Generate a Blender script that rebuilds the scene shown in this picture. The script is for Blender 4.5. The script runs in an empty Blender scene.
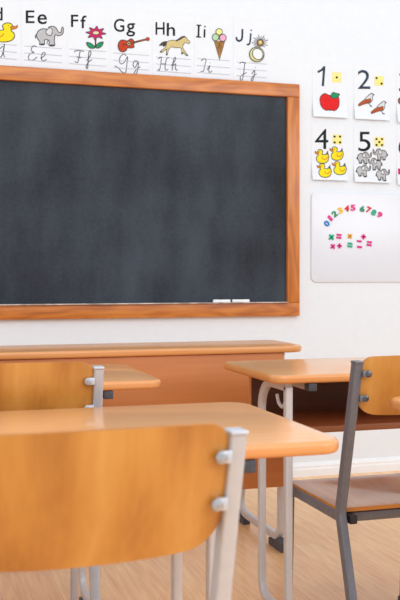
import bpy, bmesh, math, random
from mathutils import Vector, Matrix
random.seed(7)
S = bpy.context.scene
C = S.collection

# ------------------------------------------------------------------ camera
H = 1.05            # camera height
YAW = math.radians(17.06)
FPX = 945.0
HOR = 275.0         # horizon row
WALL = 4.555        # front wall plane
cam_d = bpy.data.cameras.new('camera')
cam = bpy.data.objects.new('camera', cam_d); C.objects.link(cam)
cam.location = (0, 0, H)
cam.rotation_euler = (math.radians(90), 0, -YAW)
cam_d.sensor_fit = 'VERTICAL'; cam_d.sensor_height = 36; cam_d.sensor_width = 24
cam_d.lens = FPX / 600 * 36
cam_d.shift_y = -(300 - HOR) / 600
cam_d.dof.use_dof = True; cam_d.dof.focus_distance = 3.1; cam_d.dof.aperture_fstop = 8.5
cam_d.clip_start = 0.05
S.camera = cam

# ------------------------------------------------------------------ light
w = bpy.data.worlds.new('world'); S.world = w; w.use_nodes = True
bg = w.node_tree.nodes['Background']
bg.inputs[0].default_value = (0.89, 0.96, 1.0, 1); bg.inputs[1].default_value = 0.92

def area(name, loc, target, sx, sy, power, col=(1, 1, 1)):
    d = bpy.data.lights.new(name, 'AREA'); d.shape = 'RECTANGLE'; d.size = sx; d.size_y = sy
    d.energy = power; d.color = col
    o = bpy.data.objects.new(name, d); C.objects.link(o); o.location = loc
    o.rotation_euler = (Vector(target) - Vector(loc)).to_track_quat('-Z', 'Y').to_euler()
    return o
area('window_light', (4.4, -1.4, 2.7), (1.0, 3.4, 0.6), 2.8, 1.8, 70, (0.98, 0.98, 1.0))
area('ceiling_light', (0.4, -0.4, 3.5), (0.9, 2.4, 0.0), 3.6, 2.6, 75, (0.98, 0.98, 1.0))

S.view_settings.view_transform = 'Standard'; S.view_settings.look = 'None'
S.view_settings.gamma = 1; S.view_settings.use_curve_mapping = False
S.view_settings.exposure = 0.05

# ------------------------------------------------------------------ materials
def lin(c):
    return tuple(((v / 255) / 12.92 if v / 255 <= .04045 else ((v / 255 + .055) / 1.055) ** 2.4) for v in c) + (1,)

def base_mat(name, col, rough=.5, metal=0, coat=0, spec=.5):
    m = bpy.data.materials.new(name); m.use_nodes = True
    b = m.node_tree.nodes['Principled BSDF']
    b.inputs['Base Color'].default_value = lin(col)
    b.inputs['Roughness'].default_value = rough
    b.inputs['Metallic'].default_value = metal
    b.inputs['Coat Weight'].default_value = coat
    b.inputs['Coat Roughness'].default_value = .12
    b.inputs['Specular IOR Level'].default_value = spec
    return m

def nodes(m):
    nt = m.node_tree
    return nt, nt.nodes, nt.links, nt.nodes['Principled BSDF']

def speckle(name, col, col2, scale=40, rough=.5, metal=0, bump=0.0, coat=0, spec=.5):
    m = base_mat(name, col, rough, metal, coat, spec); nt, N, L, b = nodes(m)
    tc = N.new('ShaderNodeTexCoord'); no = N.new('ShaderNodeTexNoise'); no.inputs['Scale'].default_value = scale
    no.inputs['Detail'].default_value = 4
    cr = N.new('ShaderNodeValToRGB'); cr.color_ramp.elements[0].color = lin(col); cr.color_ramp.elements[1].color = lin(col2)
    cr.color_ramp.elements[0].position = .35; cr.color_ramp.elements[1].position = .65
    L.new(tc.outputs['Object'], no.inputs['Vector']); L.new(no.outputs[0], cr.inputs[0]); L.new(cr.outputs[0], b.inputs['Base Color'])
    if bump:
        bp = N.new('ShaderNodeBump'); bp.inputs['Strength'].default_value = bump; bp.inputs['Distance'].default_value = .002
        L.new(no.outputs[0], bp.inputs['Height']); L.new(bp.outputs[0], b.inputs['Normal'])
    return m

def wood(name, cols, axis=0, fine=60, wave=7, wave_amt=.5, rough=.35, coat=0, stretch=.08, dist=5, spec=.5):
    """cols = dark, mid, light ; axis = grain direction"""
    m = base_mat(name, cols[1], rough, 0, coat, spec); nt, N, L, b = nodes(m)
    tc = N.new('ShaderNodeTexCoord')
    mp = N.new('ShaderNodeMapping'); sc = [1, 1, 1]; sc[axis] = stretch; mp.inputs['Scale'].default_value = sc
    no = N.new('ShaderNodeTexNoise'); no.inputs['Scale'].default_value = fine; no.inputs['Detail'].default_value = 5
    mp2 = N.new('ShaderNodeMapping'); sc2 = [1, 1, 1]; sc2[axis] = .22; mp2.inputs['Scale'].default_value = sc2
    n2 = N.new('ShaderNodeTexNoise'); n2.inputs['Scale'].default_value = wave; n2.inputs['Detail'].default_value = 2
    mul = N.new('ShaderNodeMath'); mul.operation = 'MULTIPLY'; mul.inputs[1].default_value = dist
    fr = N.new('ShaderNodeMath'); fr.operation = 'PINGPONG'; fr.inputs[1].default_value = .5
    sc_ = N.new('ShaderNodeMath'); sc_.operation = 'MULTIPLY'; sc_.inputs[1].default_value = 2
    mix = N.new('ShaderNodeMix'); mix.inputs[0].default_value = wave_amt
    cr = N.new('ShaderNodeValToRGB'); e = cr.color_ramp.elements
    e[0].color = lin(cols[0]); e[0].position = .15; e[1].color = lin(cols[2]); e[1].position = .85
    k = e.new(.5); k.color = lin(cols[1])
    L.new(tc.outputs['Object'], mp.inputs[0]); L.new(mp.outputs[0], no.inputs['Vector'])
    L.new(tc.outputs['Object'], mp2.inputs[0]); L.new(mp2.outputs[0], n2.inputs['Vector'])
    L.new(n2.outputs[0], mul.inputs[0]); L.new(mul.outputs[0], fr.inputs[0]); L.new(fr.outputs[0], sc_.inputs[0])
    L.new(no.outputs[0], mix.inputs[2]); L.new(sc_.outputs[0], mix.inputs[3])
    L.new(mix.outputs[0], cr.inputs[0]); L.new(cr.outputs[0], b.inputs['Base Color'])
    return m

M = {}
M['wall'] = speckle('painted_wall', (232, 237, 243), (234, 239, 245), 25, .8)
M['base'] = speckle('white_skirting', (240, 240, 242), (244, 244, 246), 30, .45)
M['slate'] = None
M['top'] = wood('beech_laminate_top', ((228, 160, 104), (236, 171, 114), (241, 182, 127)), 0, 70, 3, .25, .3, .6, .05, 3)
M['edge'] = wood('beech_edge_band', ((210, 136, 74), (220, 148, 86), (228, 160, 98)), 0, 60, 3, .2, .3, .2)
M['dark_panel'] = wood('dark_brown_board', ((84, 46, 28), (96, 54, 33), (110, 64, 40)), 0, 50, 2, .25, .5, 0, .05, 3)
M['shelf'] = wood('brown_shelf_board', ((128, 74, 42), (144, 84, 48), (158, 96, 56)), 0, 50, 2, .25, .45, 0, .05, 3)
M['panel'] = wood('beech_panel', ((184, 106, 50), (195, 117, 58), (205, 128, 68)), 0, 50, 2, .25, .5, 0, .05, 3)
M['ply'] = wood('chair_plywood', ((172, 108, 42), (197, 133, 58), (210, 150, 74)), 2, 90, 4.0, .6, .38, .25, .06, 4.5)
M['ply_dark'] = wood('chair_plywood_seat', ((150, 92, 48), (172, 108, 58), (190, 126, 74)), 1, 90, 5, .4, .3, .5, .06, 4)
M['plyedge'] = wood('plywood_edge', ((176, 104, 34), (200, 126, 48), (212, 140, 58)), 0, 80, 5, .3, .45)
M['silver'] = speckle('silver_paint', (196, 198, 206), (200, 202, 209), 60, .38, .25)
M['grey'] = speckle('grey_paint', (112, 113, 122), (118, 119, 128), 60, .4, .3)
M['white_metal'] = speckle('pale_frame_paint', (208, 205, 206), (212, 209, 210), 60, .35, .1)
M['bolt'] = speckle('zinc_bolt', (165, 167, 172), (185, 187, 192), 200, .3, .7)
M['bolt_dark'] = speckle('dark_bolt', (88, 90, 98), (108, 110, 118), 200, .3, .7)
M['black'] = speckle('black_plastic', (26, 26, 30), (34, 34, 38), 100, .5)
M['capgrey'] = speckle('dark_grey_plastic', (62, 62, 70), (74, 74, 82), 100, .5)
M['oak_h'] = wood('oak_frame_horizontal', ((158, 80, 20), (196, 112, 36), (218, 138, 56)), 0, 75, 7, .3, .4, .2, .05, 8)
M['oak_v'] = wood('oak_frame_vertical', ((158, 80, 20), (196, 112, 36), (218, 138, 56)), 2, 75, 7, .3, .4, .2, .05, 8)
M['paper'] = speckle('paper', (231, 235, 241), (234, 238, 244), 20, .6)
M['wboard'] = speckle('enamel_board', (222, 224, 232), (225, 227, 235), 6, .22)
M['chalk'] = speckle('chalk', (246, 246, 246), (252, 252, 252), 80, .9)
M['dust'] = speckle('chalk_dust_on_wood', (226, 214, 204), (150, 128, 110), 14, .9)
def ink(name, c, c2=None, rough=.6): 
    c2 = c2 or tuple(max(0, v - 8) for v in c)
    return speckle('ink_' + name, c, c2, 60, rough, spec=.25)
M['i_black'] = ink('black', (16, 18, 22)); M['i_navy'] = ink('navy', (30, 40, 58), (60, 76, 98))
M['i_line'] = ink('outline', (70, 66, 64)); M['i_pencil'] = ink('pencil', (92, 94, 100)); M['i_rule'] = ink('rule', (196, 198, 210))
M['i_yellow'] = ink('yellow', (248, 226, 24)); M['i_orange'] = ink('orange', (214, 130, 40)); M['i_pale'] = ink('pale_yellow', (248, 236, 150))
M['i_grey'] = ink('grey', (192, 192, 195)); M['i_magenta'] = ink('magenta', (214, 22, 110)); M['i_green'] = ink('green', (24, 150, 96))
M['i_cream'] = ink('cream', (230, 214, 160)); M['i_red'] = ink('red', (226, 26, 28)); M['i_guitar'] = ink('guitar_red', (200, 62, 28))
M['i_brown'] = ink('brown', (132, 78, 46)); M['i_tan'] = ink('tan', (216, 196, 138)); M['i_mint'] = ink('mint', (184, 222, 178))
M['i_pink'] = ink('pink', (240, 176, 206)); M['i_cone'] = ink('cone', (166, 124, 66)); M['i_lemon'] = ink('lemon', (244, 238, 150))
M['i_gold'] = ink('gold', (220, 218, 150)); M['i_rust'] = ink('rust', (176, 84, 48)); M['i_lgrey'] = ink('light_grey', (222, 222, 226))
M['m_blue'] = ink('magnet_blue', (20, 130, 205), None, .3); M['m_magenta'] = ink('magnet_magenta', (228, 40, 140), None, .3)
M['m_green'] = ink('magnet_green', (20, 150, 100), None, .3); M['m_yellow'] = ink('magnet_yellow', (245, 200, 30), None, .3)
M['m_red'] = ink('magnet_red', (220, 30, 45), None, .3); M['m_teal'] = ink('magnet_teal', (30, 175, 135), None, .3)
M['m_amber'] = ink('magnet_amber', (245, 170, 40), None, .3)

def slate_mat():
    m = base_mat('slate_chalkboard', (56, 63, 74), .6, spec=.2); nt, N, L, b = nodes(m)
    tc = N.new('ShaderNodeTexCoord')
    def noise(sc, s, d=4):
        mp = N.new('ShaderNodeMapping'); mp.inputs['Scale'].default_value = sc
        n = N.new('ShaderNodeTexNoise'); n.inputs['Scale'].default_value = s; n.inputs['Detail'].default_value = d
        L.new(tc.outputs['Object'], mp.inputs[0]); L.new(mp.outputs[0], n.inputs['Vector']); return n
    a = noise((1, 1, .35), 5); c = noise((.6, 1, 1), 2.2, 2); f = noise((1, 1, 1), 60, 3)
    add = N.new('ShaderNodeMath'); add.operation = 'MULTIPLY_ADD'; add.inputs[1].default_value = .55
    add2 = N.new('ShaderNodeMath'); add2.operation = 'MULTIPLY_ADD'; add2.inputs[1].default_value = .4
    add3 = N.new('ShaderNodeMath'); add3.operation = 'MULTIPLY_ADD'; add3.inputs[1].default_value = .15; add3.inputs[2].default_value = 0
    L.new(f.outputs[0], add3.inputs[0])
    L.new(c.outputs[0], add2.inputs[0]); L.new(add3.outputs[0], add2.inputs[2])
    L.new(a.outputs[0], add.inputs[0]); L.new(add2.outputs[0], add.inputs[2])
    cr = N.new('ShaderNodeValToRGB'); e = cr.color_ramp.elements
    e[0].position = .4; e[0].color = lin((36, 40, 47)); e[1].position = .72; e[1].color = lin((70, 77, 88))
    L.new(add.outputs[0], cr.inputs[0]); L.new(cr.outputs[0], b.inputs['Base Color'])
    return m
M['slate'] = slate_mat()

def floor_mat():
    m = base_mat('laminate_floor', (222, 178, 140), .32, coat=.15); nt, N, L, b = nodes(m)
    tc = N.new('ShaderNodeTexCoord')
    mp = N.new('ShaderNodeMapping'); mp.inputs['Rotation'].default_value = (0, 0, math.radians(90))
    br = N.new('ShaderNodeTexBrick'); br.inputs['Scale'].default_value = 1
    br.inputs['Brick Width'].default_value = .85; br.inputs['Row Height'].default_value = .095
    br.inputs['Mortar Size'].default_value = .0012; br.inputs['Mortar Smooth'].default_value = .3; br.offset = .37
    br.inputs['Color1'].default_value = lin((250, 194, 132)); br.inputs['Color2'].default_value = lin((253, 205, 146))
    br.inputs['Mortar'].default_value = lin((228, 178, 130))
    L.new(tc.outputs['Object'], mp.inputs[0]); L.new(mp.outputs[0], br.inputs[0])
    mp2 = N.new('ShaderNodeMapping'); mp2.inputs['Scale'].default_value = (1, .09, 1)
    no = N.new('ShaderNodeTexNoise'); no.inputs['Scale'].default_value = 55; no.inputs['Detail'].default_value = 5; no.inputs['Distortion'].default_value = .6
    L.new(tc.outputs['Object'], mp2.inputs[0]); L.new(mp2.outputs[0], no.inputs['Vector'])
    cr = N.new('ShaderNodeValToRGB'); e = cr.color_ramp.elements
    e[0].position = .3; e[0].color = lin((232, 212, 196)); e[1].position = .7; e[1].color = (1, 1, 1, 1)
    L.new(no.outputs[0], cr.inputs[0])
    mx = N.new('ShaderNodeMix'); mx.data_type = 'RGBA'; mx.blend_type = 'MULTIPLY'; mx.inputs[0].default_value = .8
    L.new(br.outputs[0], mx.inputs[6]); L.new(cr.outputs[0], mx.inputs[7]); L.new(mx.outputs[2], b.inputs['Base Color'])
    return m
M['floor'] = floor_mat()

# ------------------------------------------------------------------ helpers
def link(name, bm, mats, parent=None, smooth=True, loc=None):
    me = bpy.data.meshes.new(name); bm.normal_update(); bm.to_mesh(me); bm.free()
    for m in (mats if isinstance(mats, (list, tuple)) else [mats]): me.materials.append(m)
    if smooth:
        for p in me.polygons: p.use_smooth = True
        try: me.set_sharp_from_angle(angle=math.radians(35))
        except Exception: pass
    o = bpy.data.objects.new(name, me); C.objects.link(o)
    if parent: o.parent = parent
    if loc: o.location = loc
    return o

def thing(name, label, cat, loc, rz=0, group=None):
    o = bpy.data.objects.new(name, None); C.objects.link(o); o.location = loc; o.rotation_euler = (0, 0, rz)
    o.empty_display_size = .1; tag(o, label, cat, group); return o

def tag(o, label, cat, group=None):
    o['label'] = label; o['category'] = cat
    if group: o['group'] = group
    return o

def bx(bm, x0, x1, y0, y1, z0, z1, bev=0, mi=0):
    r = bmesh.ops.create_cube(bm, size=1)
    vs = r['verts']
    for v in vs:
        v.co = Vector((x0 + (v.co.x + .5) * (x1 - x0), y0 + (v.co.y + .5) * (y1 - y0), z0 + (v.co.z + .5) * (z1 - z0)))
    fs = set(f for v in vs for f in v.link_faces)
    for f in fs: f.material_index = mi
    if bev:
        es = list(set(e for v in vs for e in v.link_edges))
        bmesh.ops.bevel(bm, geom=es, offset=bev, segments=2, profile=.5, affect='EDGES', material=-1)

def arc_corner(p0, p1, p2, r, n=6):
    """fillet points around p1"""
    p0, p1, p2 = Vector(p0), Vector(p1), Vector(p2)
    a = (p0 - p1).normalized(); b = (p2 - p1).normalized()
    ang = a.angle(b); d = r / math.tan(ang / 2)
    s = p1 + a * d; e = p1 + b * d
    c = p1 + (a + b).normalized() * (r / math.sin(ang / 2))
    out = []
    u = (s - c); v = (e - c)
    tot = u.angle(v)
    for i in range(n + 1):
        t = i / n
        q = (u * math.sin((1 - t) * tot) + v * math.sin(t * tot)) / math.sin(tot)
        out.append(c + q)
    return out

def fillet(path, radii, closed=False, n=6):
    out = []; N = len(path)
    for i, p in enumerate(path):
        r = radii[i] if isinstance(radii, (list, tuple)) else radii
        if (not closed and i in (0, N - 1)) or r == 0: out.append(Vector(p))
        else: out += arc_corner(path[i - 1], p, path[(i + 1) % N], r, n)
    return out

def rect_sec(w, d, r=.004):
    """section points (across, normal) of a rounded rectangular tube"""
    pts = []
    for cx, cy, a0 in ((w/2-r, d/2-r, 0), (-w/2+r, d/2-r, 90), (-w/2+r, -d/2+r, 180), (w/2-r, -d/2+r, 270)):
        for k in range(4):
            a = math.radians(a0 + k * 30); pts.append((cx + r*math.cos(a), cy + r*math.sin(a)))
    return pts
def circ_sec(r, n=10): return [(r*math.cos(2*math.pi*i/n), r*math.sin(2*math.pi*i/n)) for i in range(n)]

def sweep(bm, path, sec, side=(1, 0, 0), closed=False, mi=0):
    side = Vector(side).normalized(); P = [Vector(p) for p in path]; n = len(P); rings = []
    for i in range(n):
        if closed: d1 = (P[i] - P[i-1]).normalized(); d2 = (P[(i+1) % n] - P[i]).normalized()
        else:
            d1 = (P[i] - P[i-1]).normalized() if i else (P[1] - P[0]).normalized()
            d2 = (P[i+1] - P[i]).normalized() if i < n-1 else d1
        t = (d1 + d2).normalized()
        nn = t.cross(side)
        if nn.length < 1e-4: nn = Vector((0, 0, 1))
        nn.normalize(); k = 1 / max(.5, math.cos(d1.angle(d2) / 2)) if d1.length and d2.length else 1
        sd = nn.cross(t).normalized()
        rings.append([bm.verts.new(P[i] + sd * a + nn * (b * k)) for a, b in sec])
    m = len(sec); R = n if closed else n - 1
    for i in range(R):
        A = rings[i]; B = rings[(i+1) % n]
        for j in range(m):
            f = bm.faces.new((A[j], A[(j+1) % m], B[(j+1) % m], B[j])); f.material_index = mi
    if not closed:
        bm.faces.new(list(reversed(rings[0]))).material_index = mi; bm.faces.new(rings[-1]).material_index = mi
    bmesh.ops.recalc_face_normals(bm, faces=bm.faces[:])

def cyl(bm, p, axis, r, h, n=16, bev=0, mi=0):
    axis = Vector(axis).normalized(); p = Vector(p)
    side = Vector((0, 0, 1)) if abs(axis.z) < .9 else Vector((1, 0, 0))
    if bev: 
        prof = [(0, r), (h - bev, r), (h - bev*.3, r - bev*.3), (h, r - bev)]
    else: prof = [(0, r), (h, r)]
    u = axis.cross(side).normalized(); v = axis.cross(u)
    rings = []
    for t, rr in prof:
        rings.append([bm.verts.new(p + axis*t + (u*math.cos(2*math.pi*i/n) + v*math.sin(2*math.pi*i/n))*rr) for i in range(n)])
    for a, b in zip(rings, rings[1:]):
        for j in range(n): bm.faces.new((a[j], a[(j+1) % n], b[(j+1) % n], b[j])).material_index = mi
    bm.faces.new(list(reversed(rings[0]))).material_index = mi; bm.faces.new(rings[-1]).material_index = mi
    bmesh.ops.recalc_face_normals(bm, faces=bm.faces[:])

def round_rect(x0, x1, y0, y1, rs, n=10):
    """rs: radius or four radii at (x1,y1),(x0,y1),(x0,y0),(x1,y0)"""
    if not isinstance(rs, (list, tuple)): rs = [rs]*4
    out = []
    for (cx, cy, sx, sy, a0), r in zip(((x1, y1, -1, -1, 0), (x0, y1, 1, -1, 90), (x0, y0, 1, 1, 180), (x1, y0, -1, 1, 270)), rs):
        for k in range(n + 1):
            a = math.radians(a0 + 90*k/n); out.append((cx + sx*r + r*math.cos(a), cy + sy*r + r*math.sin(a)))
    return out

def slab(outline, z0, z1, nose=.008, segs=4):
    """horizontal slab with a rounded edge; mat 0 top and bottom, mat 1 edge"""
    bm = bmesh.new(); n = len(outline)
    cx = sum(p[0] for p in outline)/n; cy = sum(p[1] for p in outline)/n
    nrm = []
    for i in range(n):
        a = Vector(outline[i-1]); b = Vector(outline[(i+1) % n]); t = (b-a).normalized(); nrm.append(Vector((t.y, -t.x)))
    prof = []
    for k in range(segs+1):
        a = math.pi/2*k/segs; prof.append((nose*(1-math.sin(a)), z0 + nose*(1-math.cos(a))))
    for k in range(segs+1):
        a = math.pi/2*k/segs; prof.append((nose*(1-math.cos(a)), z1 - nose*(1-math.sin(a))))
    rings = [[bm.verts.new((p[0]-nn.x*i_, p[1]-nn.y*i_, z)) for p, nn in zip(outline, nrm)] for i_, z in prof]
    for A, B in zip(rings, rings[1:]):
        for j in range(n): bm.faces.new((A[j], A[(j+1) % n], B[(j+1) % n], B[j])).material_index = 1
    bm.faces.new(list(reversed(rings[0]))).material_index = 0; bm.faces.new(rings[-1]).material_index = 0
    bmesh.ops.recalc_face_normals(bm, faces=bm.faces[:])
    return bm

# ------------------------------------------------------------------ setting
def struct(name, bm, m, smooth=False):
    o = link(name, bm, m, smooth=smooth); o['kind'] = 'structure'; return o
b = bmesh.new(); bx(b, -3.2, 5.0, -2.2, WALL + .12, -.1, 0); struct('floor', b, M['floor'])
b = bmesh.new(); bx(b, -3.2, 5.0, WALL, WALL + .12, 0, 3.0); struct('wall_front', b, M['wall'])
b = bmesh.new()
prof = [(0, 0), (-.016, 0), (-.016, .036), (-.013, .044), (-.013, .054), (-.006, .066), (-.004, .072), (0, .072)]
for x in (-3.2, 5.0): pass
va = [b.verts.new((-3.2, WALL + y, z)) for y, z in prof]; vb = [b.verts.new((5.0, WALL + y, z)) for y, z in prof]
for i in range(len(prof)-1): b.faces.new((va[i], va[i+1], vb[i+1], vb[i]))
b.faces.new(va); b.faces.new(list(reversed(vb))); bmesh.ops.recalc_face_normals(b, faces=b.faces[:])
struct('baseboard_front', b, M['base'])

# ------------------------------------------------------------------ wall coordinates
def WP(u, v):
    """where the sight line of photo point (u, v) meets the front wall: x and height"""
    a = (u - 200) / FPX; t = WALL / (math.cos(YAW) - a*math.sin(YAW))
    return t*(math.sin(YAW) + a*math.cos(YAW)), H - (v - HOR)/FPX*t

# blackboard
bx1, _ = WP(297.4, 200)
zt = WP(299, 85.5)[1]; zb = WP(298.5, 315.5)[1]
bx0 = bx1 - 2.42; fw = .068
bb = thing('blackboard', 'dark slate blackboard in a broad oak frame on the white wall', 'blackboard', ((bx0+bx1)/2, WALL, zb))
hw = (bx1-bx0)/2; hh = zt-zb
b = bmesh.new(); bx(b, -hw+fw-.01, hw-fw+.01, -.014, -.001, fw-.01, hh-fw+.01); link('writing_surface', b, M['slate'], bb, False)
def rail(pts, m):   # front-face quad (x,z)
    b = bmesh.new(); A = [b.verts.new((x, 0, z)) for x, z in pts]; B = [b.verts.new((x, -.032, z)) for x, z in pts]
    b.faces.new(A); b.faces.new(list(reversed(B)))
    for i in range(4): b.faces.new((A[i], A[(i+1) % 4], B[(i+1) % 4], B[i]))
    bmesh.ops.recalc_face_normals(b, faces=b.faces[:])
    es = [e for e in b.edges if e.verts[0].co.y < -.03 and e.verts[1].co.y < -.03]
    bmesh.ops.bevel(b, geom=es, offset=.004, segments=3, profile=.5, affect='EDGES')
    return b
link('top_rail', rail([(-hw, hh), (hw, hh), (hw, hh-fw), (-hw, hh-fw)], M), M['oak_h'], bb)
link('bottom_rail', rail([(-hw, fw), (hw, fw), (hw, 0), (-hw, 0)], M), M['oak_h'], bb)
link('side_rail', rail([(hw-fw, hh-fw), (hw, hh-fw), (hw, fw), (hw-fw, fw)], M), M['oak_v'], bb)
link('side_rail', rail([(-hw, hh-fw), (-hw+fw, hh-fw), (-hw+fw, fw), (-hw, fw)], M), M['oak_v'], bb)
b = bmesh.new(); bx(b, -hw+fw, hw-fw, -.05, -.013, fw, fw+.005, .0015)
o = link('chalk_ledge', b, M['dust'], bb); o['label'] = 'narrow ledge dusted with chalk'
ledge_z = zb + fw + .005
for i, (u0, u1, lab) in enumerate(((211, 228, 'white chalk stick on the blackboard ledge, the left of the two'),
                    (230, 247, 'white chalk stick on the blackboard ledge, the right one, nearer the frame corner'))):
    xa = WP(u0, 302)[0]; xb = WP(u1, 302)[0]; cx = (xa+xb)/2
    b = bmesh.new(); L_ = (xb-xa)
    bx(b, -L_/2, L_/2, -.008, .008, 0, .014, .003)
    tag(link('chalk_stick', b, M['chalk'], loc=(cx, WALL-.033, ledge_z)), lab, 'chalk', 'chalk on the ledge')

# ------------------------------------------------------------------ printed cards
class Sheet:
    """a drawing layer in a sheet's own plane; points come in photo coordinates of the wall"""
    def __init__(s, root, ox, oz, bend=None, y0=-.0015):
        s.root = root; s.ox = ox; s.oz = oz; s.bend = bend or (lambda z: 0); s.y0 = y0; s.reset()
    def reset(s): s.bm = bmesh.new(); s.mats = []; s.layer = 0
    def mi(s, m):
        if m not in s.mats: s.mats.append(m)
        return s.mats.index(m)
    def loc(s, u, v):
        x, z = WP(u, v); return x - s.ox, z - s.oz
    def vert(s, x, z, lay): return s.bm.verts.new((x, s.y0 - .00025*lay - s.bend(z), z))
    def poly(s, pts, m, raw=False):
        s.layer += 1
        q = pts if raw else [s.loc(*p) for p in pts]
        vs = [s.vert(x, z, s.layer) for x, z in q]
        f = s.bm.faces.new(vs); f.material_index = s.mi(m)
        f.normal_update()
        if f.normal.y > 0: f.normal_flip()
        bmesh.ops.triangulate(s.bm, faces=[f])
    def blob(s, pts, m, out=None, w=.7, k=4):
        c = smooth(pts, k, True); s.poly(c, m)
        if out: s.stroke(c + [c[0]], w, out)
    def ell(s, cu, cv, ru, rv, m, rot=0, out=None, w=.6, n=18):
        ca, sa = math.cos(math.radians(rot)), math.sin(math.radians(rot))
        pts = [(cu + ru*math.cos(2*math.pi*i/n)*ca - rv*math.sin(2*math.pi*i/n)*sa, cv + ru*math.cos(2*math.pi*i/n)*sa + rv*math.sin(2*math.pi*i/n)*ca) for i in range(n)]
        if m: s.poly(pts, m)
        if out: s.stroke(pts + [pts[0]], w, out)
    def stroke(s, pts, w, m):
        s.layer += 1; q = [Vector(s.loc(*p)) for p in pts]
        w = w*1.35*.0051/2; A = []; B = []
        closed = (q[0]-q[-1]).length < 1e-6 and len(q) > 3
        for i, p in enumerate(q):
            if closed and i in (0, len(q)-1): d = q[1]-q[-2]
            else: d = q[min(i+1, len(q)-1)] - q[max(i-1, 0)]
            if d.length < 1e-7: d = Vector((1, 0))
            d.normalize(); n = Vector((-d.y, d.x))*w
            A.append(s.vert(p.x+n.x, p.y+n.y, s.layer)); B.append(s.vert(p.x-n.x, p.y-n.y, s.layer))
        for i in range(len(q)-1):
            f = s.bm.faces.new((A[i], A[i+1], B[i+1], B[i])); f.material_index = s.mi(m); f.normal_update()
            if f.normal.y > 0: f.normal_flip()
    def text(s, ch, u0, v0, u1, v1, m):
        """one printed character filling the given box"""
        s.layer += 1
        me = glyph(ch, 0, 0 if ch.isdigit() else .010); q = [v.co.copy() for v in me.vertices]
        x0 = min(c.x for c in q); x1 = max(c.x for c in q); y0 = min(c.y for c in q); y1 = max(c.y for c in q)
        vs = []
        for c in q:
            fx = (c.x-x0)/(x1-x0); fy = (c.y-y0)/(y1-y0)
            xx, zz = s.loc(u0 + (u1-u0)*fx, v1 + (v0-v1)*fy); vs.append(s.vert(xx, zz, s.layer))
        for p in me.polygons:
            try: f = s.bm.faces.new([vs[i] for i in p.vertices])
            except ValueError: continue
            f.material_index = s.mi(m); f.normal_update()
            if f.normal.y > 0: f.normal_flip()
    def done(s, name):
        mats = s.mats or [M['paper']]
        o = link(name, s.bm, mats, s.root, False); s.reset(); return o

def smooth(p, k=4, closed=False):
    out = []; n = len(p); P = [Vector(q) for q in p]
    rng = range(n) if closed else range(n-1)
    for i in rng:
        if closed: a, b_, c, d = P[i-1], P[i], P[(i+1) % n], P[(i+2) % n]
        else: a, b_, c, d = P[max(i-1, 0)], P[i], P[i+1], P[min(i+2, n-1)]
        for j in range(k):
            t = j/k
            out.append(tuple(.5*((2*b_) + (c-a)*t + (2*a-5*b_+4*c-d)*t*t + (3*b_-a-3*c+d)*t**3)))
    if not closed: out.append(tuple(P[-1]))
    return out

def glyph(ch, depth, off, bev=0):
    cu = bpy.data.curves.new('glyph', 'FONT'); cu.body = ch; cu.size = 1; cu.extrude = depth; cu.offset = off; cu.resolution_u = 6
    cu.bevel_depth = bev
    o = bpy.data.objects.new('glyph', cu); C.objects.link(o)
    dg = bpy.context.evaluated_depsgraph_get(); dg.update()
    me = bpy.data.meshes.new_from_object(o.evaluated_get(dg))
    bpy.data.objects.remove(o); bpy.data.curves.remove(cu)
    return me

def paper(root, w, h, bend=None, m=None):
    bm = bmesh.new(); nz = 14; bend = bend or (lambda z: 0); F = []; B = []
    for i in range(nz+1):
        z = -h/2 + h*i/nz; y = -bend(z)
        F.append([bm.verts.new((x, y-.0012, z)) for x in (-w/2, w/2)]); B.append([bm.verts.new((x, y-.0004, z)) for x in (-w/2, w/2)])
    for i in range(nz):
        bm.faces.new((F[i][0], F[i][1], F[i+1][1], F[i+1][0])); bm.faces.new((B[i][1], B[i][0], B[i+1][0], B[i+1][1]))
        for s_ in (0, 1): bm.faces.new((F[i][s_], F[i+1][s_], B[i+1][s_], B[i][s_]))
    bm.faces.new((F[0][0], B[0][0], B[0][1], F[0][1])); bm.faces.new((F[-1][0], F[-1][1], B[-1][1], B[-1][0]))
    bmesh.ops.recalc_face_normals(bm, faces=bm.faces[:])
    return link('paper', bm, m or M['paper'], root)

# drawings (photo coordinates; T maps a unit drawing, x right 0..1, y down 0..1, into a box)
def T(pts, u0, v0, u1, v1, flip=False, shear=0):
    return [((u1 - (u1-u0)*x) if flip else (u0 + (u1-u0)*x), v0 + (v1-v0)*y + shear*x) for x, y in pts]

def duck(s, u0, v0, u1, v1, flip=False, lw=.62):
    t = lambda p: T(p, u0, v0, u1, v1, flip)
    # unit duck faces left: head upper left, tail upper right
    body = [(.22, .05), (.36, 0), (.50, .06), (.55, .20), (.50, .34), (.62, .38), (.76, .34), (.88, .20), (.93, .34), (.98, .55), (.92, .80), (.74, .97), (.45, 1.0), (.22, .92), (.11, .72), (.14, .52), (.24, .40), (.18, .22)]
    s.blob(t(body), M['i_yellow'], M['i_line'], lw)
    s.blob(t([(.20, .16), (.08, .18), (0, .12), (.02, .26), (.10, .32), (.20, .34), (.26, .24)]), M['i_orange'], M['i_brown'], lw*.6)
    s.stroke(smooth(t([(.50, .55), (.60, .72), (.78, .70), (.88, .52)])), lw, M['i_orange'])
    s.stroke(smooth(t([(.84, .40), (.88, .20), (.90, .10)])), lw, M['i_line'])
    c = t([(.33, .15)])[0]; s.ell(c[0], c[1], .45, .45, M['i_black'])

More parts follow.
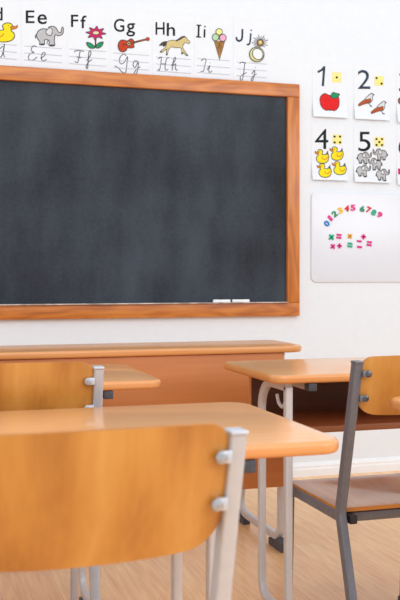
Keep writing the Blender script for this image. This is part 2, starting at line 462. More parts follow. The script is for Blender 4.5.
def elephant(s, u0, v0, u1, v1, flip=False, lw=.62):
    t = lambda p: T(p, u0, v0, u1, v1, flip)
    # unit elephant faces right, trunk raised
    s.blob(t([(.05, .48), (.12, .25), (.28, .14), (.44, .16), (.50, .05), (.64, .02), (.74, .10), (.80, .24), (.86, .34), (.92, .30), (.93, .16), (.97, .06), (1.0, .14), (.99, .34), (.92, .46), (.80, .48), (.72, .44), (.69, .58), (.68, .78), (.70, .93), (.66, 1.0), (.50, .98), (.50, .80), (.44, .68), (.34, .70), (.33, .86), (.32, .94), (.16, .93), (.17, .80), (.10, .66)]), M['i_grey'], M['i_line'], lw)
    s.blob(t([(.44, .16), (.38, .30), (.44, .44), (.54, .48), (.60, .36), (.60, .18), (.52, .10)]), M['i_lgrey'], M['i_line'], lw*.8)
    s.stroke(smooth(t([(.06, .40), (.01, .52), (.03, .62)])), lw, M['i_line'])
    s.stroke(smooth(t([(.44, .72), (.42, .84), (.44, .92)])), lw*.7, M['i_line'])
    s.stroke(smooth(t([(.20, .92), (.26, .90), (.31, .93)])), lw, M['i_black'])
    s.stroke(smooth(t([(.53, .97), (.60, .95), (.67, .98)])), lw, M['i_black'])
    s.stroke(smooth(t([(.73, .46), (.78, .54), (.84, .52)])), lw, M['i_lgrey'])
    c = t([(.68, .20)])[0]; s.ell(c[0], c[1], .35, .35, M['i_black'])

def bird(s, u0, v0, u1, v1):
    t = lambda p: T(p, u0, v0, u1, v1)
    s.blob(t([(.42, .48), (.62, .22), (.78, .06), (.92, 0), (1.0, .12), (.94, .22), (.92, .48), (.80, .68), (.60, .74), (.46, .66)]), M['i_lgrey'], M['i_line'], .55)
    s.blob(t([(.02, .84), (.16, .68), (.38, .50), (.62, .44), (.82, .40), (.80, .60), (.58, .74), (.30, .84), (.08, .94)]), M['i_rust'], M['i_brown'], .4)
    s.stroke(t([(.68, .72), (.78, .90), (.90, .96)]), .5, M['i_line']); s.stroke(t([(.74, .90), (.84, .99)]), .5, M['i_line'])
    s.stroke(t([(.95, .05), (1.05, .12)]), .6, M['i_line'])
    c = t([(.90, .10)])[0]; s.ell(c[0], c[1], .3, .3, M['i_black'])

def die(s, u0, v0, u1, v1, dots):
    s.poly([(u0, v0), (u1, v0+.4), (u1, v1+.2), (u0, v1)], M['i_pale'])
    for x, y in dots:
        s.ell(u0+(u1-u0)*x, v0+(v1-v0)*y+.2, 1.15, 1.15, M['i_black'])

def card(name, label, u0, v0, u1, v1, group, curl=0):
    xa, za = WP(u0, v0); xb, zb_ = WP(u1, v1)
    cx, cz = (xa+xb)/2, (za+zb_)/2; wd, ht = xb-xa, za-zb_
    r = thing(name, label, 'wall card', (cx, WALL, cz), 0, group)
    bend = (lambda z: curl*max(0, (-.02 - z)/(ht/2-.02))**2.2 if z < -.02 else 0) if curl else None
    paper(r, wd, ht, bend)
    return Sheet(r, cx, cz, bend)

def rules(s, u0, u1, v, gap, n=3, slope=.075):
    for k in range(n):
        s.stroke([(u0, v+gap*k), (u1, v+gap*k+(u1-u0)*slope)], .5, M['i_rule'])
    s.done('ruled_lines')

AG = 'alphabet cards in a row above the blackboard'
# Dd
s = card('alphabet_card', 'alphabet card with a yellow duck, cut by the left edge of the photo', -19, -6, 20.5, 66.5, AG)
s.text('D', -16, 5.5, -7, 18, M['i_black']); s.text('d', -5, 7.5, 2.6, 20.5, M['i_black']); s.done('printed_letters')
duck(s, -10, 23, 17.5, 42, True, .6); s.done('duck_picture')
rules(s, -16, 17, 43, 7)
s.stroke(smooth([(3, 46), (-1, 50), (-2, 55), (1, 57), (3, 52), (4.5, 44), (3.4, 54), (5, 57)]), .6, M['i_pencil'])
s.stroke(smooth([(-13, 44), (-14, 56), (-8, 55), (-6, 48), (-12, 44)]), .6, M['i_pencil']); s.done('handwriting')
# Ee
s = card('alphabet_card', 'alphabet card with a grey elephant and the letters Ee', 21.5, -2, 65.5, 68.8, AG)
s.text('E', 25.7, 10.5, 34.5, 23.2, M['i_black']); s.text('e', 37.4, 14.3, 46.8, 24.3, M['i_black']); s.done('printed_letters')
elephant(s, 35, 26, 63.3, 46, False, .6); s.done('elephant_picture')
rules(s, 24, 62, 46, 7)
s.stroke(smooth([(36.5, 47), (34, 45.8), (31.5, 48), (31.5, 51), (34, 52.5), (30.5, 53.5), (28.3, 57), (29.5, 60), (33.5, 60), (37, 57)]), .6, M['i_pencil'])
s.stroke(smooth([(40.5, 58.5), (44.5, 55.5), (44.8, 52.8), (42.3, 53.5), (41.3, 58), (43, 61), (46.5, 59.5)]), .6, M['i_pencil']); s.done('handwriting')
# Ff
s = card('alphabet_card', 'alphabet card with a magenta flower and the letters Ff', 67.5, 2, 108.5, 71.6, AG)
s.text('F', 70.9, 14.8, 78.2, 27, M['i_black']); s.text('f', 80.5, 15.6, 86.4, 28.3, M['i_black']); s.done('printed_letters')
s.stroke(smooth([(95.8, 36), (95.5, 42), (95.3, 48)]), 1.1, M['i_line'])
s.blob([(95, 47.5), (91, 43.5), (86.5, 42.6), (87.5, 46), (91, 48.5)], M['i_green'], M['i_line'], .6)
s.blob([(95.6, 47.5), (98, 43.5), (103, 42), (102, 45.5), (99, 48)], M['i_green'], M['i_line'], .6)
fl = []
for k in range(16):
    r_ = (10.2, 7.0) if k % 2 == 0 else (5.8, 4.2); a = math.pi*k/8 + .1
    fl.append((95.8 + r_[0]*math.cos(a), 33.2 + r_[1]*math.sin(a)))
s.blob(fl, M['i_magenta'], M['i_line'], .55); s.ell(95.8, 33, 3.4, 2, M['i_cream'], 0, M['i_line'], .55); s.done('flower_picture')
rules(s, 69, 106, 49, 7.3)
s.stroke(smooth([(74, 52), (77, 50.5), (84, 51.5)]), .6, M['i_pencil']); s.stroke(smooth([(80, 51.5), (79, 57), (77.5, 62.5), (74.5, 61.5)]), .6, M['i_pencil'])
s.stroke([(76.5, 57), (81.5, 57.6)], .6, M['i_pencil'])
s.stroke(smooth([(86.5, 61), (90.5, 55), (90.5, 51), (88.7, 52.5), (88.2, 60), (87.4, 68.5), (86, 66.5), (89, 61.5), (92, 60)]), .6, M['i_pencil']); s.done('handwriting')
# Gg
s = card('alphabet_card', 'alphabet card with a red guitar and the letters Gg', 110.5, 6, 151.3, 74.4, AG)
s.text('G', 113.8, 18.8, 124.3, 32, M['i_black']); s.text('g', 126.3, 23.2, 135, 36.6, M['i_black']); s.done('printed_letters')
s.stroke([(131, 43.3), (139, 41.2), (147.5, 39.2)], 1.5, M['i_brown'])
s.blob([(146.2, 37.8), (149, 37.7), (149, 40.5), (146.5, 40.7)], M['i_guitar'], M['i_line'], .3)
s.blob([(118.2, 44), (120.5, 40.5), (124.5, 40.3), (127.5, 41), (131, 38.8), (134, 41.5), (133.6, 45), (134, 47.2), (130.5, 48.2), (127.5, 48), (125.5, 51), (121, 51.8), (118.4, 48.5)], M['i_guitar'], M['i_line'], .6)
s.ell(128.8, 43.7, 2, 2, M['i_gold'], 0, M['i_line'], .55); s.ell(128.8, 43.7, .9, .9, M['i_brown']); s.stroke([(122.5, 46.8), (124, 43.5)], .8, M['i_brown'])
s.stroke([(123, 45.2), (139, 41.2)], .4, M['i_line']); s.done('guitar_picture')
rules(s, 113, 149, 53, 7.3)
s.stroke(smooth([(126, 56), (124, 54), (120.5, 56.5), (119.3, 61), (121, 64), (124.5, 62), (127.5, 56.5), (126.8, 64), (125.5, 72.5), (122, 72), (118, 67.5), (114.5, 66)]), .6, M['i_pencil'])
s.stroke(smooth([(138, 61.5), (134.5, 61), (133, 65), (135, 67.8), (138.3, 62), (137.5, 70), (136, 74), (134, 73), (137.5, 68.5), (140.5, 67)]), .6, M['i_pencil']); s.done('handwriting')
# Hh
s = card('alphabet_card', 'alphabet card with a tan galloping horse and the letters Hh', 152.5, 10, 193.5, 77, AG)
s.text('H', 155.4, 22.2, 164.6, 34.8, M['i_black']); s.text('h', 166.6, 23, 175, 36, M['i_black']); s.done('printed_letters')
s.blob([(167.5, 41.6), (164, 41.5), (161, 43), (159, 46), (162.5, 45.6), (163, 47), (167, 44.5)], M['i_line'], None)
s.blob([(167, 42), (171, 40.3), (176, 40.5), (180, 39.8), (183, 37.6), (186, 37.2), (186.5, 38.5), (189.8, 42), (188.5, 43.8), (185.5, 42.6), (183.5, 44.5), (182.5, 47.5), (184.5, 51), (187, 54.8), (186, 55.6), (182.8, 52), (183, 53.8), (181.5, 53.5), (181.6, 50), (180, 47.8), (175, 47.8), (171, 47), (168.3, 50.5), (167.2, 54.5), (166.2, 54.5), (166.5, 50.5), (166.6, 49), (163, 52), (160.8, 52.4), (160.8, 50.8), (164.2, 48.4), (166, 45.5)], M['i_tan'], M['i_line'], .4, 3)
s.stroke(smooth([(176, 41), (179, 39.2), (182, 37.2), (185, 36.8)]), 1.2, M['i_line'])
for q in ((187, 55.2), (182, 53.6), (166.7, 54.6), (160.8, 52)): s.ell(q[0], q[1], 1, .8, M['i_black'])
s.done('horse_picture')
rules(s, 156, 191, 57, 7)
s.stroke(smooth([(158, 59), (161, 57), (161.2, 60), (159.5, 70), (157.5, 69)]), .6, M['i_pencil'])
s.stroke(smooth([(169, 57.5), (166.5, 59), (165, 66), (165.3, 70), (168, 69.5)]), .6, M['i_pencil']); s.stroke([(160.5, 64), (166, 64)], .6, M['i_pencil'])
s.stroke(smooth([(171, 66), (175.3, 60), (175, 57.5), (173.5, 60), (172, 70.5)]), .6, M['i_pencil']); s.stroke(smooth([(172.5, 66), (175.5, 64), (175.3, 69), (177.5, 70.3)]), .6, M['i_pencil']); s.done('handwriting')
# Ii
s = card('alphabet_card', 'alphabet card with an ice cream cone and the letters Ii', 194.7, 13, 232.3, 79.4, AG)
s.stroke([(198.7, 25.2), (198.3, 37.2)], 1.4, M['i_black']); s.stroke([(196.3, 25.2), (201.2, 25.5)], .9, M['i_black']); s.stroke([(195.9, 36.9), (200.9, 37.3)], .9, M['i_black'])
s.stroke([(204.6, 29.3), (204.2, 37.6)], 1.3, M['i_black']); s.ell(204.8, 26.7, .8, .8, M['i_black']); s.done('printed_letters')
s.poly([(214, 41), (224.7, 41.3), (219.4, 60.4)], M['i_cone'])
s.stroke([(214, 41), (219.4, 60.4), (224.7, 41.3)], .4, M['i_line'])
for q in ((216, 41.2, 222.6, 48.5), (219, 41.3, 221.3, 54), (223, 41.2, 216.3, 49), (219.8, 41.3, 217.6, 54)): s.stroke([(q[0], q[1]), (q[2], q[3])], .3, M['i_brown'])
s.ell(215.3, 37.5, 3.3, 3.5, M['i_mint'], 0, M['i_line'], .55); s.ell(222.6, 38, 3.4, 3.6, M['i_pink'], 0, M['i_line'], .55)
s.ell(218.9, 32, 3.2, 3.2, M['i_lemon'], 0, M['i_line'], .55); s.done('ice_cream_picture')
rules(s, 197, 230, 58.5, 7, 3)
s.stroke(smooth([(201, 61), (203.5, 59), (206, 60), (204.5, 66), (203.5, 71), (200.5, 71.5)]), .6, M['i_pencil'])
s.stroke(smooth([(207, 70), (209.7, 65.5), (208.6, 70.5), (209.5, 72.5), (212, 71)]), .6, M['i_pencil']); s.ell(210.2, 63, .4, .4, M['i_pencil']); s.done('handwriting')
# Jj
s = card('alphabet_card', 'alphabet card with a sparkling gold ring and the letters Jj, rightmost of the row', 233.5, 16, 269, 81.8, AG)
s.stroke(smooth([(242.3, 29), (242.2, 35), (241.5, 39.5), (238.8, 41), (236.6, 39.5), (236.4, 37)]), 1.5, M['i_navy'])
s.stroke(smooth([(250.7, 33.3), (250.3, 39), (249.5, 43.5), (247.8, 44.8), (246.8, 44)]), 1.3, M['i_navy']); s.ell(251.2, 30.3, .8, .8, M['i_navy']); s.done('printed_letters')
for k in range(18):
    a = 2*math.pi*k/18; r0, r1 = 4, (8.2 if k % 2 else 6.6)
    if 55 < math.degrees(a) < 140: continue
    s.stroke([(259.8 + r0*math.cos(a), 43 + r0*math.sin(a)), (259.8 + r1*math.cos(a), 43 + r1*math.sin(a))], .55, M['i_pencil'])
ring_o = []; 
s.ell(256.5, 54.6, 7.2, 7.4, M['i_gold'], -30, M['i_line'], .6); s.ell(257.3, 54.3, 5.0, 5.9, M['paper'], -30, M['i_line'], .6)
s.ell(259.8, 43, 3.2, 3.4, M['i_cone'], 0, M['i_line'], .6); s.ell(259.8, 42.6, 1.6, 1.6, M['i_gold']); s.done('ring_picture')
rules(s, 236.5, 267, 62, 6.8, 3)
s.stroke(smooth([(239.5, 63.5), (242, 62.2), (246, 63.4)]), .6, M['i_pencil'])
s.stroke(smooth([(244.6, 63.4), (243.8, 71), (242.3, 79.5), (240.2, 79.5), (240.8, 76), (246.5, 72.5)]), .6, M['i_pencil'])
s.stroke(smooth([(251.6, 74), (254.6, 70.3), (253.7, 77), (252.2, 80.7), (251, 79.3), (253.7, 75.7), (256.5, 74)]), .6, M['i_pencil']); s.ell(255.2, 67.7, .4, .4, M['i_pencil']); s.done('handwriting')

# number cards
NG = 'number cards on the wall right of the blackboard'; CURL = .016
s = card('number_card', 'number card with a one and a red apple', 312.3, 60, 346.6, 118.6, NG, CURL)
s.stroke([(324.2, 66.3), (322.7, 86.2)], 1.9, M['i_navy']); s.stroke(smooth([(324.0, 67), (321.5, 70), (317.6, 72.2)]), 1.6, M['i_navy']); s.done('printed_digit')
die(s, 332, 72.2, 341.3, 82.4, [(.5, .5)]); s.done('die_picture')
s.blob([(329.5, 95.5), (325, 93.5), (320.8, 96), (319.6, 101), (321, 107), (325, 110.6), (329.3, 110), (334, 111), (337.8, 107.5), (339, 102), (338, 96.5), (334, 94.2)], M['i_red'], M['i_line'], .55)
s.blob([(330.5, 96.4), (332.6, 92.6), (336, 93.3), (339.4, 94.4), (336.4, 98), (332.8, 98.3)], M['i_green'], M['i_line'], .55); s.stroke([(330, 97.5), (331, 94.8)], .7, M['i_line'])
s.ell(329.3, 110.6, .8, .6, M['i_black']); s.done('apple_picture')
s = card('number_card', 'number card with a two and two brown birds', 353.8, 62.3, 388.6, 121, NG, CURL)
s.text('2', 357.6, 70, 370.2, 89, M['i_navy']); s.done('printed_digit')
die(s, 374.4, 76, 383.5, 85.6, [(.22, .2), (.78, .78)]); s.done('die_picture')
bird(s, 357.6, 93.3, 373.4, 107); s.done('bird_picture'); bird(s, 369.8, 101.2, 385.5, 114.8); s.done('bird_picture')
s = card('number_card', 'number card cut by the right photo edge, upper row, right of the bird card', 396.5, 65, 433, 124.5, NG, CURL)
s.text('3', 398.8, 72.5, 411.5, 92, M['i_navy']); s.done('printed_digit')
die(s, 416, 78.5, 425.5, 88.5, [(.22, .2), (.5, .5), (.78, .78)]); s.done('die_picture')
for q in ((398.5, 97), (412, 99), (405, 109)): s.ell(q[0]+4, q[1]+4, 4.6, 3.8, M['i_rust'], 0, M['i_line'], .6)
s.done('round_brown_pictures')
s = card('number_card', 'number card with a four and four yellow ducks', 311.5, 123, 347, 181, NG, CURL)
s.text('4', 314.8, 129, 328.2, 149, M['i_black']); s.done('printed_digit')
die(s, 332.3, 134.5, 342, 144.2, [(.22, .2), (.78, .2), (.22, .8), (.78, .8)]); s.done('die_picture')
for q in ((314.8, 149.6, 329, 163.3), (329.6, 146.8, 343.4, 160.3), (316.6, 163.7, 331, 177.5), (331.8, 161.5, 346.2, 174.8)):
    duck(s, *q); s.done('duck_picture')
s = card('number_card', 'number card with a five and five grey elephants', 353.6, 125.5, 389.2, 183.2, NG, CURL)
s.text('5', 358.2, 131.8, 370.4, 151.4, M['i_black']); s.done('printed_digit')
die(s, 374.2, 137, 384, 146.8, [(.22, .2), (.78, .2), (.5, .5), (.22, .8), (.78, .8)]); s.done('die_picture')
for q in ((356.6, 151.8, 371.4, 164, False), (372.8, 148.6, 387.5, 160.8, True), (368.2, 158, 382, 170.2, True), (355.4, 165, 370.3, 177, False), (375, 168.8, 389, 181.2, False)):
    elephant(s, *q, .6); s.done('elephant_picture')
s = card('number_card', 'number card cut by the right photo edge, lower row, right of the elephants', 396.5, 128.5, 433, 186, NG, CURL)
s.text('6', 398.3, 135, 411, 155, M['i_navy']); s.done('printed_digit')
die(s, 416, 140.5, 425.5, 150.5, [(.22, .2), (.78, .2), (.22, .5), (.78, .5), (.22, .8), (.78, .8)]); s.done('die_picture')
for q in ((397.6, 168.5), (409, 169.5), (420, 171)):
    s.poly([(q[0], q[1]), (q[0]+8, q[1]+.5), (q[0]+8, q[1]+6.5), (q[0], q[1]+6)], M['i_magenta'])
s.done('magenta_pictures')

# ------------------------------------------------------------------ magnet board
xa, za = WP(310.8, 191.8); _, zc = WP(310.8, 282.3)
mbw, mbh = .80, za - zc
mb = thing('magnet_board', 'pale grey magnetic board with rounded corners below the number cards', 'whiteboard', (xa + mbw/2, WALL, zc))
def vslab(x0, x1, z0, z1, r, y0, y1, nose):
    bm = slab(round_rect(x0, x1, z0, z1, r), 0, y1 - y0, nose, 3)
    bmesh.ops.transform(bm, matrix=Matrix(((1, 0, 0, 0), (0, 0, -1, -y0), (0, 1, 0, 0), (0, 0, 0, 1))), verts=bm.verts[:])
    bmesh.ops.recalc_face_normals(bm, faces=bm.faces[:]); return bm
link('board_panel', vslab(-mbw/2, mbw/2, 0, mbh, .03, 0, .008, .0015), [M['wboard'], M['wboard']], mb)
YM = WALL - .008
def magnet(kind, ch, cname, u, v, hpx, rot, label, wpx=None):
    x, z = WP(u, v)
    hgt = hpx*.0053; wd = (wpx or hpx*.8)*.0053
    b = bmesh.new()
    if ch in '+x-=:':
        th = hgt*.38; d = .005
        def bar(w_, h_, cz=0, ang=0):
            n0 = len(b.verts); 
            bb_ = bmesh.new(); bx(bb_, -w_/2, w_/2, -d, 0, cz-h_/2, cz+h_/2, .0012)
            bmesh.ops.rotate(bb_, cent=(0, 0, 0), matrix=Matrix.Rotation(math.radians(ang), 3, 'Y'), verts=bb_.verts[:])
            me = bpy.data.meshes.new('t'); bb_.to_mesh(me); b.from_mesh(me); bpy.data.meshes.remove(me); bb_.free()
        if ch == '+': bar(wd, th); bar(wd, th, 0, 90)
        elif ch == 'x': bar(wd*1.15, th, 0, 45); bar(wd*1.15, th, 0, -45)
        elif ch == '-': bar(wd, th*1.1)
        elif ch == '=': bar(wd, th*1.05, hgt*.28); bar(wd, th*1.05, -hgt*.28)
    else:
        me = glyph(ch, .12, .035); b.from_mesh(me)
        X = [q.co.x for q in b.verts]; Yv = [q.co.y for q in b.verts]; Zv = [q.co.z for q in b.verts]
        for q in b.verts:
            fx = (q.co.x-min(X))/(max(X)-min(X))-.5; fy = (q.co.y-min(Yv))/(max(Yv)-min(Yv))-.5; fz = (q.co.z-min(Zv))/(max(Zv)-min(Zv))
            q.co = Vector((fx*wd, -.005*fz, fy*hgt))
        bmesh.ops.remove_doubles(b, verts=b.verts[:], dist=1e-5)
    bmesh.ops.recalc_face_normals(b, faces=b.faces[:])
    o = link(kind, b, M[cname], loc=(x, YM, z)); o.rotation_euler = (0, math.radians(rot), 0)
    tag(o, label, 'magnet', 'number magnets in an arc' if kind == 'number_magnet' else 'sign magnets in two rows')
col_name = {'m_blue': 'blue', 'm_magenta': 'magenta', 'm_green': 'green', 'm_yellow': 'yellow', 'm_red': 'red', 'm_teal': 'teal'}
words = ['zero', 'one', 'two', 'three', 'four', 'five', 'six', 'seven', 'eight', 'nine']
for d_, u, v, c_, rot in ((0, 326, 223.6, 'm_blue', -50), (1, 329.4, 218.3, 'm_magenta', -42), (2, 333.8, 214, 'm_green', -35), (3, 339.5, 210.6, 'm_yellow', -18),
        (4, 346, 208.5, 'm_red', 5), (5, 352.2, 207.8, 'm_magenta', -2), (6, 361.5, 209, 'm_green', 10), (7, 367.8, 210, 'm_red', 22), (8, 372.9, 212.6, 'm_teal', 28), (9, 378.8, 214.9, 'm_magenta', 35)):
    magnet('number_magnet', str(d_), c_, u, v, 6.2, rot, f'{col_name[c_]} {words[d_]} magnet in the arc of digits on the pale board', 2.8 if d_ == 1 else 5.0)
for ch, u, v, c_, hp, wp, lab in (
    ('x', 330.6, 237.2, 'm_teal', 5.5, 5.8, 'teal cross sign magnet at the left end of the upper row'),
    ('=', 338.1, 236.3, 'm_magenta', 5, 5.4, 'magenta equals sign magnet in the upper row beside the teal cross'),
    ('x', 349, 236.2, 'm_amber', 5, 4.8, 'orange yellow cross sign magnet in the upper row of signs'),
    ('+', 362.7, 236.8, 'm_magenta', 5.4, 5.2, 'magenta plus sign magnet at the right of the upper row'),
    ('-', 358.4, 241.2, 'm_magenta', 5, 5.2, 'magenta minus sign magnet between the rows, just below the plus'),
    ('x', 332, 246.4, 'm_magenta', 4.8, 5, 'magenta cross sign magnet at the left end of the lower row'),
    ('+', 338.7, 245.8, 'm_magenta', 5, 5, 'magenta plus sign magnet in the lower row beside the magenta cross'),
    ('=', 349.1, 245, 'm_teal', 5, 5.2, 'teal equals sign magnet in the lower row of signs'),
    ('-', 358.7, 247, 'm_magenta', 5, 5.4, 'magenta minus sign magnet in the lower row right of the teal equals'),
    ('=', 368.4, 243.6, 'm_magenta', 5.2, 5.4, 'magenta equals sign magnet at the far right of the signs')):
    magnet('sign_magnet', ch, c_, u, v, hp, 6, lab, wp)

# ------------------------------------------------------------------ student desk
def make_desk(label, cx, cy, width, depth, ht, inset, yn=-.06, yf=.2, bar_off=0, rz=0):
    r = thing('school_desk', label, 'desk', (cx, cy, 0), rz, 'wood topped school desks in rows')
    hw_, hd = width/2, depth/2; th = .025; zt_ = ht - th
    link('tabletop', slab(round_rect(-hw_, hw_, -hd, hd, [.06, .06, .05, .05], 12), zt_, ht, .009), [M['top'], M['edge']], r)
    sec = rect_sec(.022, .026, .005)
    for sx in (-1, 1):
        x = sx*(hw_ - inset); zr = .03
        b = bmesh.new()
        # rear post curving into the floor runner and, above, into the desk bar
        path = [(x, yn-.005, zt_-.0135), (x, yf, zt_-.0135), (x, yf, zr), (x, -.25, zr)]
        sweep(b, fillet(path, [0, .09, .06, 0], n=8), sec)
        sweep(b, [(x, yn, zt_-.0135), (x, yn, zr+.008)], sec)
        link('leg_frame', b, M['white_metal'], r)
        xb = x - sx*bar_off; b = bmesh.new(); bx(b, xb-.0125, xb+.0125, -hd+.04, .2, zt_-.024, zt_-.001, .003)
        bar = link('support_bar', b, M['white_metal'], r)
        b = bmesh.new(); bx(b, xb-.0135, xb+.0135, -hd+.008, -hd+.045, zt_-.025, zt_-.001, .003); link('end_cap', b, M['capgrey'], bar)
        for yy in (-.2, yf-.06):
            b = bmesh.new(); bx(b, x-.017, x+.017, yy-.025, yy+.025, 0, zr-.012, .004); link('foot', b, M['capgrey'], r)
        # bag hook
        b = bmesh.new(); xo = x - .012*(-sx) ; y0_ = yn+.016
        pts = smooth([(yn+.012, zt_-.035), (yn+.02, zt_-.06), (yn+.045, zt_-.078), (yn+.075, zt_-.068), (yn+.088, zt_-.045)], 5)
        sweep(b, [(x, a, c) for a, c in pts], circ_sec(.0055, 8)); link('bag_hook', b, M['white_metal'], r)
    # book shelf with back panel
    xs = hw_ - inset - .037
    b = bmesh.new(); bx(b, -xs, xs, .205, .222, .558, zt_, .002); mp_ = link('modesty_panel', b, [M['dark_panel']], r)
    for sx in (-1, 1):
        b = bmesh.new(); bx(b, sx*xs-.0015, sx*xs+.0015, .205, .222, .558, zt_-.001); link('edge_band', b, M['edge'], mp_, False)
    b = bmesh.new(); bx(b, -xs+.014, xs-.014, -.12, .205, .558, .578, .002); link('book_shelf', b, M['shelf'], r)
    return r

DW, DD = 1.30, .54
make_desk('school desk closest to the camera, its rounded right corner behind the big orange chair', .760-DW/2, 1.843, DW, .566, .75, .188, -.063, .20)
make_desk('school desk at the left, in the second row, with a silver chair tucked against it', .695-DW/2, 2.88, DW, DD, .75, .16, -.07, .17)
make_desk('school desk with a dark open book shelf, standing behind the grey framed chair', 1.014+DW/2, 2.825, DW, .51, .755, .061, -.215, .004, .067)
make_desk('school desk of which only a rounded corner shows at the right photo edge', 1.115+DW/2, 1.83, DW, DD, .75, .105)

# ------------------------------------------------------------------ teacher's desk
def make_teacher():
    X0, X1, Y0, Y1, ht = .0, 1.442, 3.31, 3.66, .782
    cx, cy = (X0+X1)/2, (Y0+Y1)/2; hw_, hd = (X1-X0)/2, (Y1-Y0)/2
    r = thing('teacher_desk', 'long wooden desk with a solid front panel, below the blackboard', 'desk', (cx, cy, 0))
    link('tabletop', slab(round_rect(-hw_, hw_, -hd, hd, [.04, .04, .07, .07], 10), ht-.025, ht, .008), [M['top'], M['edge']], r)
    b = bmesh.new(); bx(b, -hw_+.092, hw_-.092, -hd+.012, -hd+.028, .25, ht-.026, .002); link('front_panel', b, M['panel'], r)
    sec = rect_sec(.024, .03, .006)
    for sx in (-1, 1):
        x = sx*(hw_-.088); b = bmesh.new()
        sweep(b, fillet([(x, -hd+.05, ht-.027), (x, -hd+.05, .042), (x, hd+.17, .042), (x, hd-.05, ht-.027)], [0, .055, .055, 0], n=8), sec)
        link('leg_frame', b, M['white_metal'], r)
        for yy, s_ in ((-hd+.012, 1), (hd+.16, -.6)):
            b = bmesh.new()
            P = [(yy, 0), (yy+.13*s_, 0), (yy+.13*s_, .026), (yy+.08*s_, .027), (yy+.03*s_, .05), (yy, .03)]
            A = [b.verts.new((x-.015, y, z)) for y, z in P]; B = [b.verts.new((x+.015, y, z)) for y, z in P]
            b.faces.new(A); b.faces.new(list(reversed(B)))
            for i in range(len(P)): b.faces.new((A[i], A[(i+1) % len(P)], B[(i+1) % len(P)], B[i]))
            bmesh.ops.recalc_face_normals(b, faces=b.faces[:]); link('foot', b, M['capgrey'], r, False)
    return r
make_teacher()

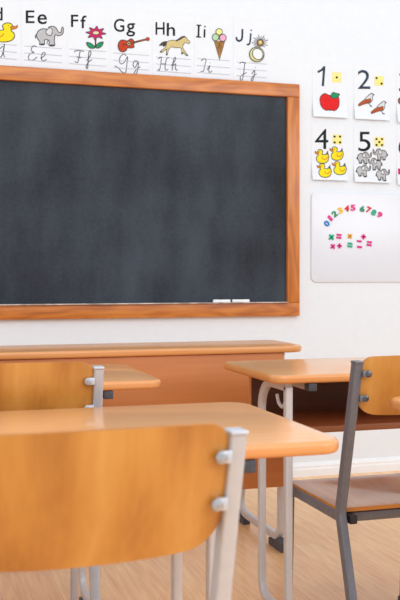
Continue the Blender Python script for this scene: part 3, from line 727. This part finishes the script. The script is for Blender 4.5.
# ------------------------------------------------------------------ chairs
def make_chair(label, cx, cy, rz, metal, boltm, seatm, zb0=.69, zb1=.846, zt=.832, zs=.44, yfr=.205):
    r = thing('school_chair', label, 'chair', (cx, cy, 0), rz, 'plywood school chairs')
    hx = .2; zk = zs - .01
    up_y = lambda z: -.20 - .105*(z - .43)/.41
    sec = rect_sec(.023, .028, .004)
    for sx in (-1, 1):
        x = sx*hx
        b = bmesh.new(); sweep(b, fillet([(x, up_y(zt), zt), (x, -.20, zk), (x, -.325, .012)], [0, .05, 0], n=6), sec)
        p = link('rear_post', b, metal, r)
        b = bmesh.new(); bx(b, x-.0125, x+.0125, up_y(zt)-.0155, up_y(zt)+.0155, zt-.003, zt+.003, .002); link('post_cap', b, M['silver'] if metal == M['silver'] else metal, p)
        b = bmesh.new(); bx(b, x-.014, x+.014, -.342, -.308, 0, .02, .003); link('foot_cap', b, M['capgrey'], p)
        b = bmesh.new(); sweep(b, fillet([(x, -.195, zs-.022), (x, yfr-.02, zs-.022), (x, yfr, .012)], [0, .015, 0], n=6), rect_sec(.02, .028, .004))
        p2 = link('front_leg', b, metal, r)
        b = bmesh.new(); bx(b, x-.014, x+.014, yfr-.017, yfr+.017, 0, .02, .003); link('foot_cap', b, M['capgrey'], p2)
        # lugs and bolts joining post and backrest
        for zz in (zt-.031, zt-.097):
            yy = up_y(zz)
            b = bmesh.new()
            x_in = sx*(hx-.010); x_b = sx*(hx-.026)
            bx(b, min(x_in, x_b), max(x_in, x_b), yy-.0215, yy-.012, zz-.0085, zz+.0085, .002)
            link('bracket', b, metal, p)
            b = bmesh.new(); cyl(b, (x_b, yy-.0205, zz), (0, -1, 0), .009, .004, 16, .0025); link('bolt', b, boltm, p)
    for yy, zz in ((-.16, zs-.035), (.13, zs-.035)):
        b = bmesh.new(); bx(b, -hx+.01, hx-.01, yy-.012, yy+.012, zz-.013, zz+.013, .003); link('cross_rail', b, metal, r)
    for x in (-hx+.028, hx-.028):
        b = bmesh.new(); bx(b, x-.011, x+.011, -.225, -.14, zs-.04, zs-.016, .003); link('rail_end_cap', b, M['black'], r)
    # seat
    bm = slab(round_rect(-.205, .205, -.215, .215, [.05, .05, .03, .03], 8), 0, .011, .003, 2)
    # subdivide the faces for a shallow dip
    b = bmesh.new(); nx, ny = 14, 14
    out = round_rect(-.205, .205, -.2, yfr+.012, [.05, .05, .03, .03], 6)
    bm.free()
    def seat_z(x, y):
        z = zs - .010*max(0, 1 - (x/.2)**2)*max(0, 1 - ((y+.03)/.2)**2)
        if y > .15: z -= .02*((y-.15)/.06)**2
        return z
    rings = []
    for k in range(9):
        f = k/8
        rings.append([(cx_*(f), -.0+cy_*(f)) for cx_, cy_ in out])
    tops = [[b.verts.new((x, y, seat_z(x, y))) for x, y in ring] for ring in rings[1:]]; c0 = b.verts.new((0, 0, seat_z(0, 0)))
    bots = [[b.verts.new((x, y, seat_z(x, y)-.011)) for x, y in ring] for ring in rings[1:]]; c1 = b.verts.new((0, 0, seat_z(0, 0)-.011))
    n = len(out)
    for j in range(n):
        j2 = (j+1) % n
        b.faces.new((c0, tops[0][j], tops[0][j2])); b.faces.new((c1, bots[0][j2], bots[0][j]))
        for k in range(7):
            b.faces.new((tops[k][j], tops[k+1][j], tops[k+1][j2], tops[k][j2])); b.faces.new((bots[k][j], bots[k][j2], bots[k+1][j2], bots[k+1][j]))
        b.faces.new((tops[-1][j], bots[-1][j], bots[-1][j2], tops[-1][j2])).material_index = 1
    bmesh.ops.recalc_face_normals(b, faces=b.faces[:])
    for v in b.verts: v.co.z += .0
    link('seat', b, [seatm, M['plyedge']], r)
    # backrest: bent plywood board, rounded corners
    hb = .190; z0, z1 = zb0, zb1
    def edge_z(x):
        """lower and upper edge with rounded ends"""
        rr_t, rr_b = .032, .055; ax = abs(x)
        dt = db = 0
        if ax > hb-rr_t: q = (ax-(hb-rr_t))/rr_t; dt = rr_t*(1-math.sqrt(max(0, 1-q*q)))
        if ax > hb-rr_b: q = (ax-(hb-rr_b))/rr_b; db = rr_b*(1-math.sqrt(max(0, 1-q*q)))
        return z0 + db - .004*(1-(x/hb)**2), z1 - dt + .004*(1-(x/hb)**2)
    xs_ = []
    for i in range(41):
        a = -math.pi/2 + math.pi*i/40; xs_.append(hb*math.sin(a))
    b = bmesh.new(); F = []; B = []; nz = 8
    def pos(x, z, off):
        bow = .030*(1-(x/hb)**2)
        y = up_y(z) - .002 - bow + .006*((z-.78)/.08)**2 + off
        return (x, y, z)
    for x in xs_:
        lo, hi = edge_z(x)
        F.append([b.verts.new(pos(x, lo+(hi-lo)*k/nz, -.005)) for k in range(nz+1)])
        B.append([b.verts.new(pos(x, lo+(hi-lo)*k/nz, .005)) for k in range(nz+1)])
    m_ = len(xs_)
    for i in range(m_-1):
        for k in range(nz):
            b.faces.new((F[i][k], F[i+1][k], F[i+1][k+1], F[i][k+1])); b.faces.new((B[i][k], B[i][k+1], B[i+1][k+1], B[i+1][k]))
        b.faces.new((F[i][0], B[i][0], B[i+1][0], F[i+1][0])).material_index = 1
        b.faces.new((F[i][nz], F[i+1][nz], B[i+1][nz], B[i][nz])).material_index = 1
    for i in (0, m_-1):
        for k in range(nz): b.faces.new((F[i][k], F[i][k+1], B[i][k+1], B[i][k])).material_index = 1
    bmesh.ops.recalc_face_normals(b, faces=b.faces[:])
    link('backrest', b, [M['ply'], M['plyedge']], r)
    return r
make_chair('school chair with a large orange plywood back filling the lower left foreground', .206, 1.49, math.radians(2), M['silver'], M['bolt'], M['ply'], .680, .854, .841)
make_chair('school chair with silver posts at the left, between the two left desks', .240, 2.51, math.radians(-3), M['silver'], M['bolt'], M['ply'])
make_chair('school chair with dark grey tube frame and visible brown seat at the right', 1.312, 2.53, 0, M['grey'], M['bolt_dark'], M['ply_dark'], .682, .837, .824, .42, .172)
